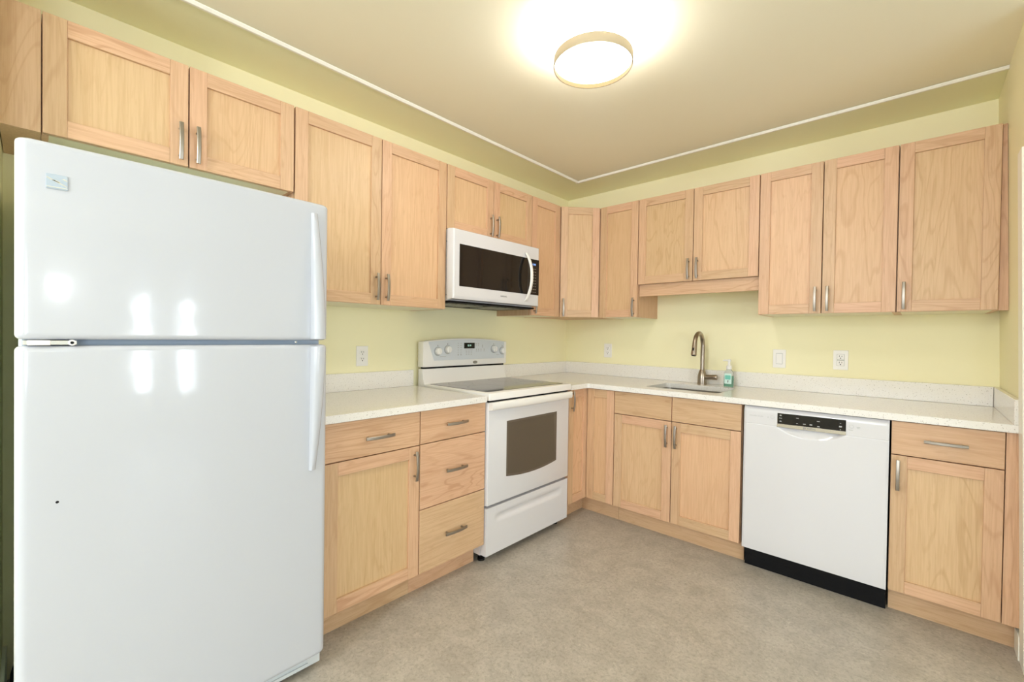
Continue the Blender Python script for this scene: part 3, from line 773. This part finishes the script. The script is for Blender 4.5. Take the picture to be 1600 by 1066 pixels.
# ------------------------------------------------------------------ microwave
def microwave():
    y0 = -1.2695; r = thing('microwave', 'white over-the-range microwave with black glass door above the range', 'microwave', (0, y0, 0), RL)
    hw = .3735
    b = bm_new(); box(b, -hw, hw, -.347, -.003, 1.4265, 1.8325, .002); bd = obj('body', b, M_WHITE, r)
    b = bm_new()
    for z in (1.765, 1.460): lathe(b, [(0, -.002), (.004, -.0015), (.0045, 0)], (-hw, -.335, z), 'X', 10)
    obj('screw', b, M_DARKTXT, bd)
    F = -.402; hd = .3885
    bm = bmesh.new()
    def rect(x, z0, z1, y): return [bm.verts.new(q) for q in ((-x, y, z0), (x, y, z0), (x, y, z1), (-x, y, z1))]
    rs = [rect(hd-.002, 1.4345, 1.8305, -.3530), rect(hd, 1.4330, 1.8320, -.357), rect(hd, 1.4330, 1.8320, -.375), rect(hd-.010, 1.4360, 1.8310, -.3965), rect(hd-.018, 1.4500, 1.8280, F), rect(hd-.030, 1.4560, 1.8240, F)]
    for a, c in zip(rs, rs[1:]):
        for j in range(4): bm.faces.new((a[j], a[(j+1) % 4], c[(j+1) % 4], c[j]))
    bm.faces.new(rs[0]); bm.faces.new(rs[-1]); bmesh.ops.recalc_face_normals(bm, faces=bm.faces)
    b = bm_new(); merge(b, bm); dr = obj('door', b, M_WHITE, r, 25)
    b = bm_new(); prism(b, rrect(-.3355, .3795-.004, 1.5085, 1.7480, .002), F-.0012, F+.002, 'XZ'); gl = obj('door_glass', b, M_BGLASS, dr)
    b = bm_new(); box(b, .2615, .2630, F-.0016, F-.001, 1.5085, 1.7480); obj('panel_seam', b, M_DARKTXT, gl)
    b = bm_new(); prism(b, rrect(.300, .345, 1.702, 1.724, .001), F-.0016, F-.0012, 'XZ'); ds = obj('display', b, mat('dim_display_window', (.02, .03, .06), .2), gl)
    text('clock_digits', '12:00', .015, M_BLUELED, ds, (.3225, F-.0018, 1.713))
    b = bm_new()
    for i in range(9):
        for x in (.305, .322, .339): box(b, x-.004, x+.004, F-.0015, F-.001, 1.682-.0195*i-.002, 1.682-.0195*i+.002)
    obj('keypad_printing', b, mat('brown_keypad_print', (.30, .24, .20), .5), gl)
    text('maker_lettering', 'SAMSUNG', .0125, M_DARKTXT, dr, (.031, F-.0006, 1.4765), bold=.0003)
    b = bm_new(); t = bmesh.new(); rings = []
    for i in range(33):
        s = -1+2*i/32; z = 1.6215 + s*.1585; y = F-.004-.050*(1-abs(s)**2.2)
        w = .0125; rings.append([t.verts.new(q) for q in [(.238+w*math.cos(a)*1.0, y+.0075*math.sin(a), z) for a in [2*PI*j/14 for j in range(14)]]])
    for a, c in zip(rings, rings[1:]):
        for j in range(14): t.faces.new((a[j], a[(j+1) % 14], c[(j+1) % 14], c[j]))
    t.faces.new(rings[0]); t.faces.new(rings[-1]); bmesh.ops.recalc_face_normals(t, faces=t.faces); merge(b, t)
    obj('door_handle', b, M_WPLAST, dr, 60)
    b = bm_new(); box(b, -hw+.002, hw-.002, -.366, -.004, 1.4150, 1.4264, .001)
    obj('bottom_plate', b, M_BLACK, r)
    for i in range(2):
        b = bm_new(); xa = -.33+.35*i
        for j in range(4): box(b, xa+.075*j, xa+.075*j+.055, -.30, -.10, 1.4125, 1.4149)
        obj('grease_filter', b, mat('grey_mesh_filter', (.30, .31, .30), .4, .6), r)
microwave()

# ------------------------------------------------------------------ dishwasher
def dishwasher():
    x0 = 1.9405; r = thing('dishwasher', 'white built-in dishwasher with black control display under the long worktop', 'dishwasher', (x0, 0, 0), 0)
    hw = .2975
    b = bm_new(); box(b, -hw+.004, hw-.004, -.612, -.03, .10, .868); obj('tub', b, mat('dark_grey_metal', (.10, .11, .12), .45), r)
    n1, n2 = 96, 110; F = -.655; z0, z1 = .113, .8745; t = bmesh.new(); g = []
    zs = [z0+(.70-z0)*j/12 for j in range(12)] + [.70+(.784-.70)*j/40 for j in range(40)] + [.784, .7855] + [.787+(z1-.787)*j/14 for j in range(15)]
    for z in zs:
        row = []
        for i in range(n1+1):
            x = -hw + 2*hw*i/n1; dep = 0
            u = x/.138
            if abs(u) < 1 and z < .787:
                low = .781 - .041*(1-abs(u)**2.4)
                if z > low: dep = .020*((z-low)/(.785-low+1e-6))**.8*min(1, (1-abs(u))*5)
            if abs(z-.784) < .0002: dep = max(dep, .0015)
            e = min(hw-abs(x), z-z0, z1-z); 
            if e < .004: dep += .004-math.sqrt(max(0, .004**2-(.004-e)**2))
            if z > .85: dep += .010*((z-.85)/.0245)**2
            row.append(t.verts.new((x, F+dep, z)))
        g.append(row)
    for j in range(len(zs)-1):
        for i in range(n1): t.faces.new((g[j][i], g[j][i+1], g[j+1][i+1], g[j+1][i]))
    b = bm_new(); merge(b, t)
    box(b, -hw+.0005, hw-.0005, -.630, -.613, z0+.001, z1-.002)
    for xx in (-hw, hw):
        pass
    bmesh.ops.recalc_face_normals(b, faces=b.faces)
    # edge skirt joins the shaped face to the slab behind it
    t = bmesh.new()
    loop = [(x, z) for x, z in ((-hw, z0), (hw, z0), (hw, z1), (-hw, z1))]
    va = [t.verts.new((x, F+.004 if z < .5 else F+.0139, z)) for x, z in loop]; vb = [t.verts.new((x*.999, -.613, z)) for x, z in loop]
    for j in range(4): t.faces.new((va[j], va[(j+1) % 4], vb[(j+1) % 4], vb[j]))
    merge(b, t)
    dr = obj('door', b, M_WHITE, r, 40)
    b = bm_new(); prism(b, [(-.1405, .8000), (.1420, .8025), (.1420, .8560), (-.1405, .8535)], F-.0012, F+.004, 'XZ', .0006); ds = obj('display', b, M_BGLASS, dr)
    b = bm_new(); prism(b, [(-.1430, .7830), (.1425, .7850), (.1420, .8022), (-.1405, .7997)], F-.0030, F+.012, 'XZ', .001); obj('grip_strip', b, M_SILVER, dr)
    b = bm_new()
    def dash(x, z, w, h): box(b, x-w*.42, x+w*.42, F-.0016, F-.0010, z-h*.38, z+h*.38)
    for z, w, h in ((.843, .010, .007), (.829, .015, .004), (.813, .010, .006)): dash(-.126, z, w, h)
    for x, z, w, h in ((-.053, .838, .013, .004), (-.054, .811, .009, .004), (-.023, .8125, .014, .004), (.004, .813, .013, .007), (.034, .834, .014, .0045), (.035, .809, .012, .005), (.121, .838, .005, .003), (.121, .822, .013, .008), (.121, .8075, .005, .003)): dash(x, z, w, h)
    obj('display_printing', b, M_LITETXT, ds)
    for x in (-.1635, .1625):
        b = bm_new(); lathe(b, [(0, -.0012), (.0068, -.0012), (.0074, -.0004)], (x, F, .8285), 'Y', 24); bt = obj('push_button', b, M_WHITE, dr)
        b = bm_new(); lathe(b, [(.0076, -.0006), (.0086, -.0006), (.0086, .0), (.0076, 0)], (x, F, .8285), 'Y', 24); obj('button_ring', b, M_MIDTXT, bt)
    text('printed_lettering', 'SilencePlus 44 dBA', .0085, M_MIDTXT, dr, (-.238, F-.0004, .8265))
    b = bm_new(); F2 = F
    for x, z, w, h in ((-.183, .826, .003, .006), (.160, .812, .016, .003), (.188, .8285, .013, .0035), (.188, .8235, .010, .0025)): box(b, x-w/2, x+w/2, F-.0006, F+.0003, z-h/2, z+h/2)
    obj('button_printing', b, M_MIDTXT, dr)
    text('strip_lettering', 'BOSCH', .0125, M_DARKTXT, dr, (-.003, F-.0034, .7925), bold=.0002, sx=1.25)
    b = bm_new(); box(b, -hw+.002, hw-.002, -.592, -.575, .0, .1125); box(b, -hw+.002, hw-.002, -.598, -.592, .055, .1125, .001); obj('toe_panel', b, M_BLACK, r)
dishwasher()
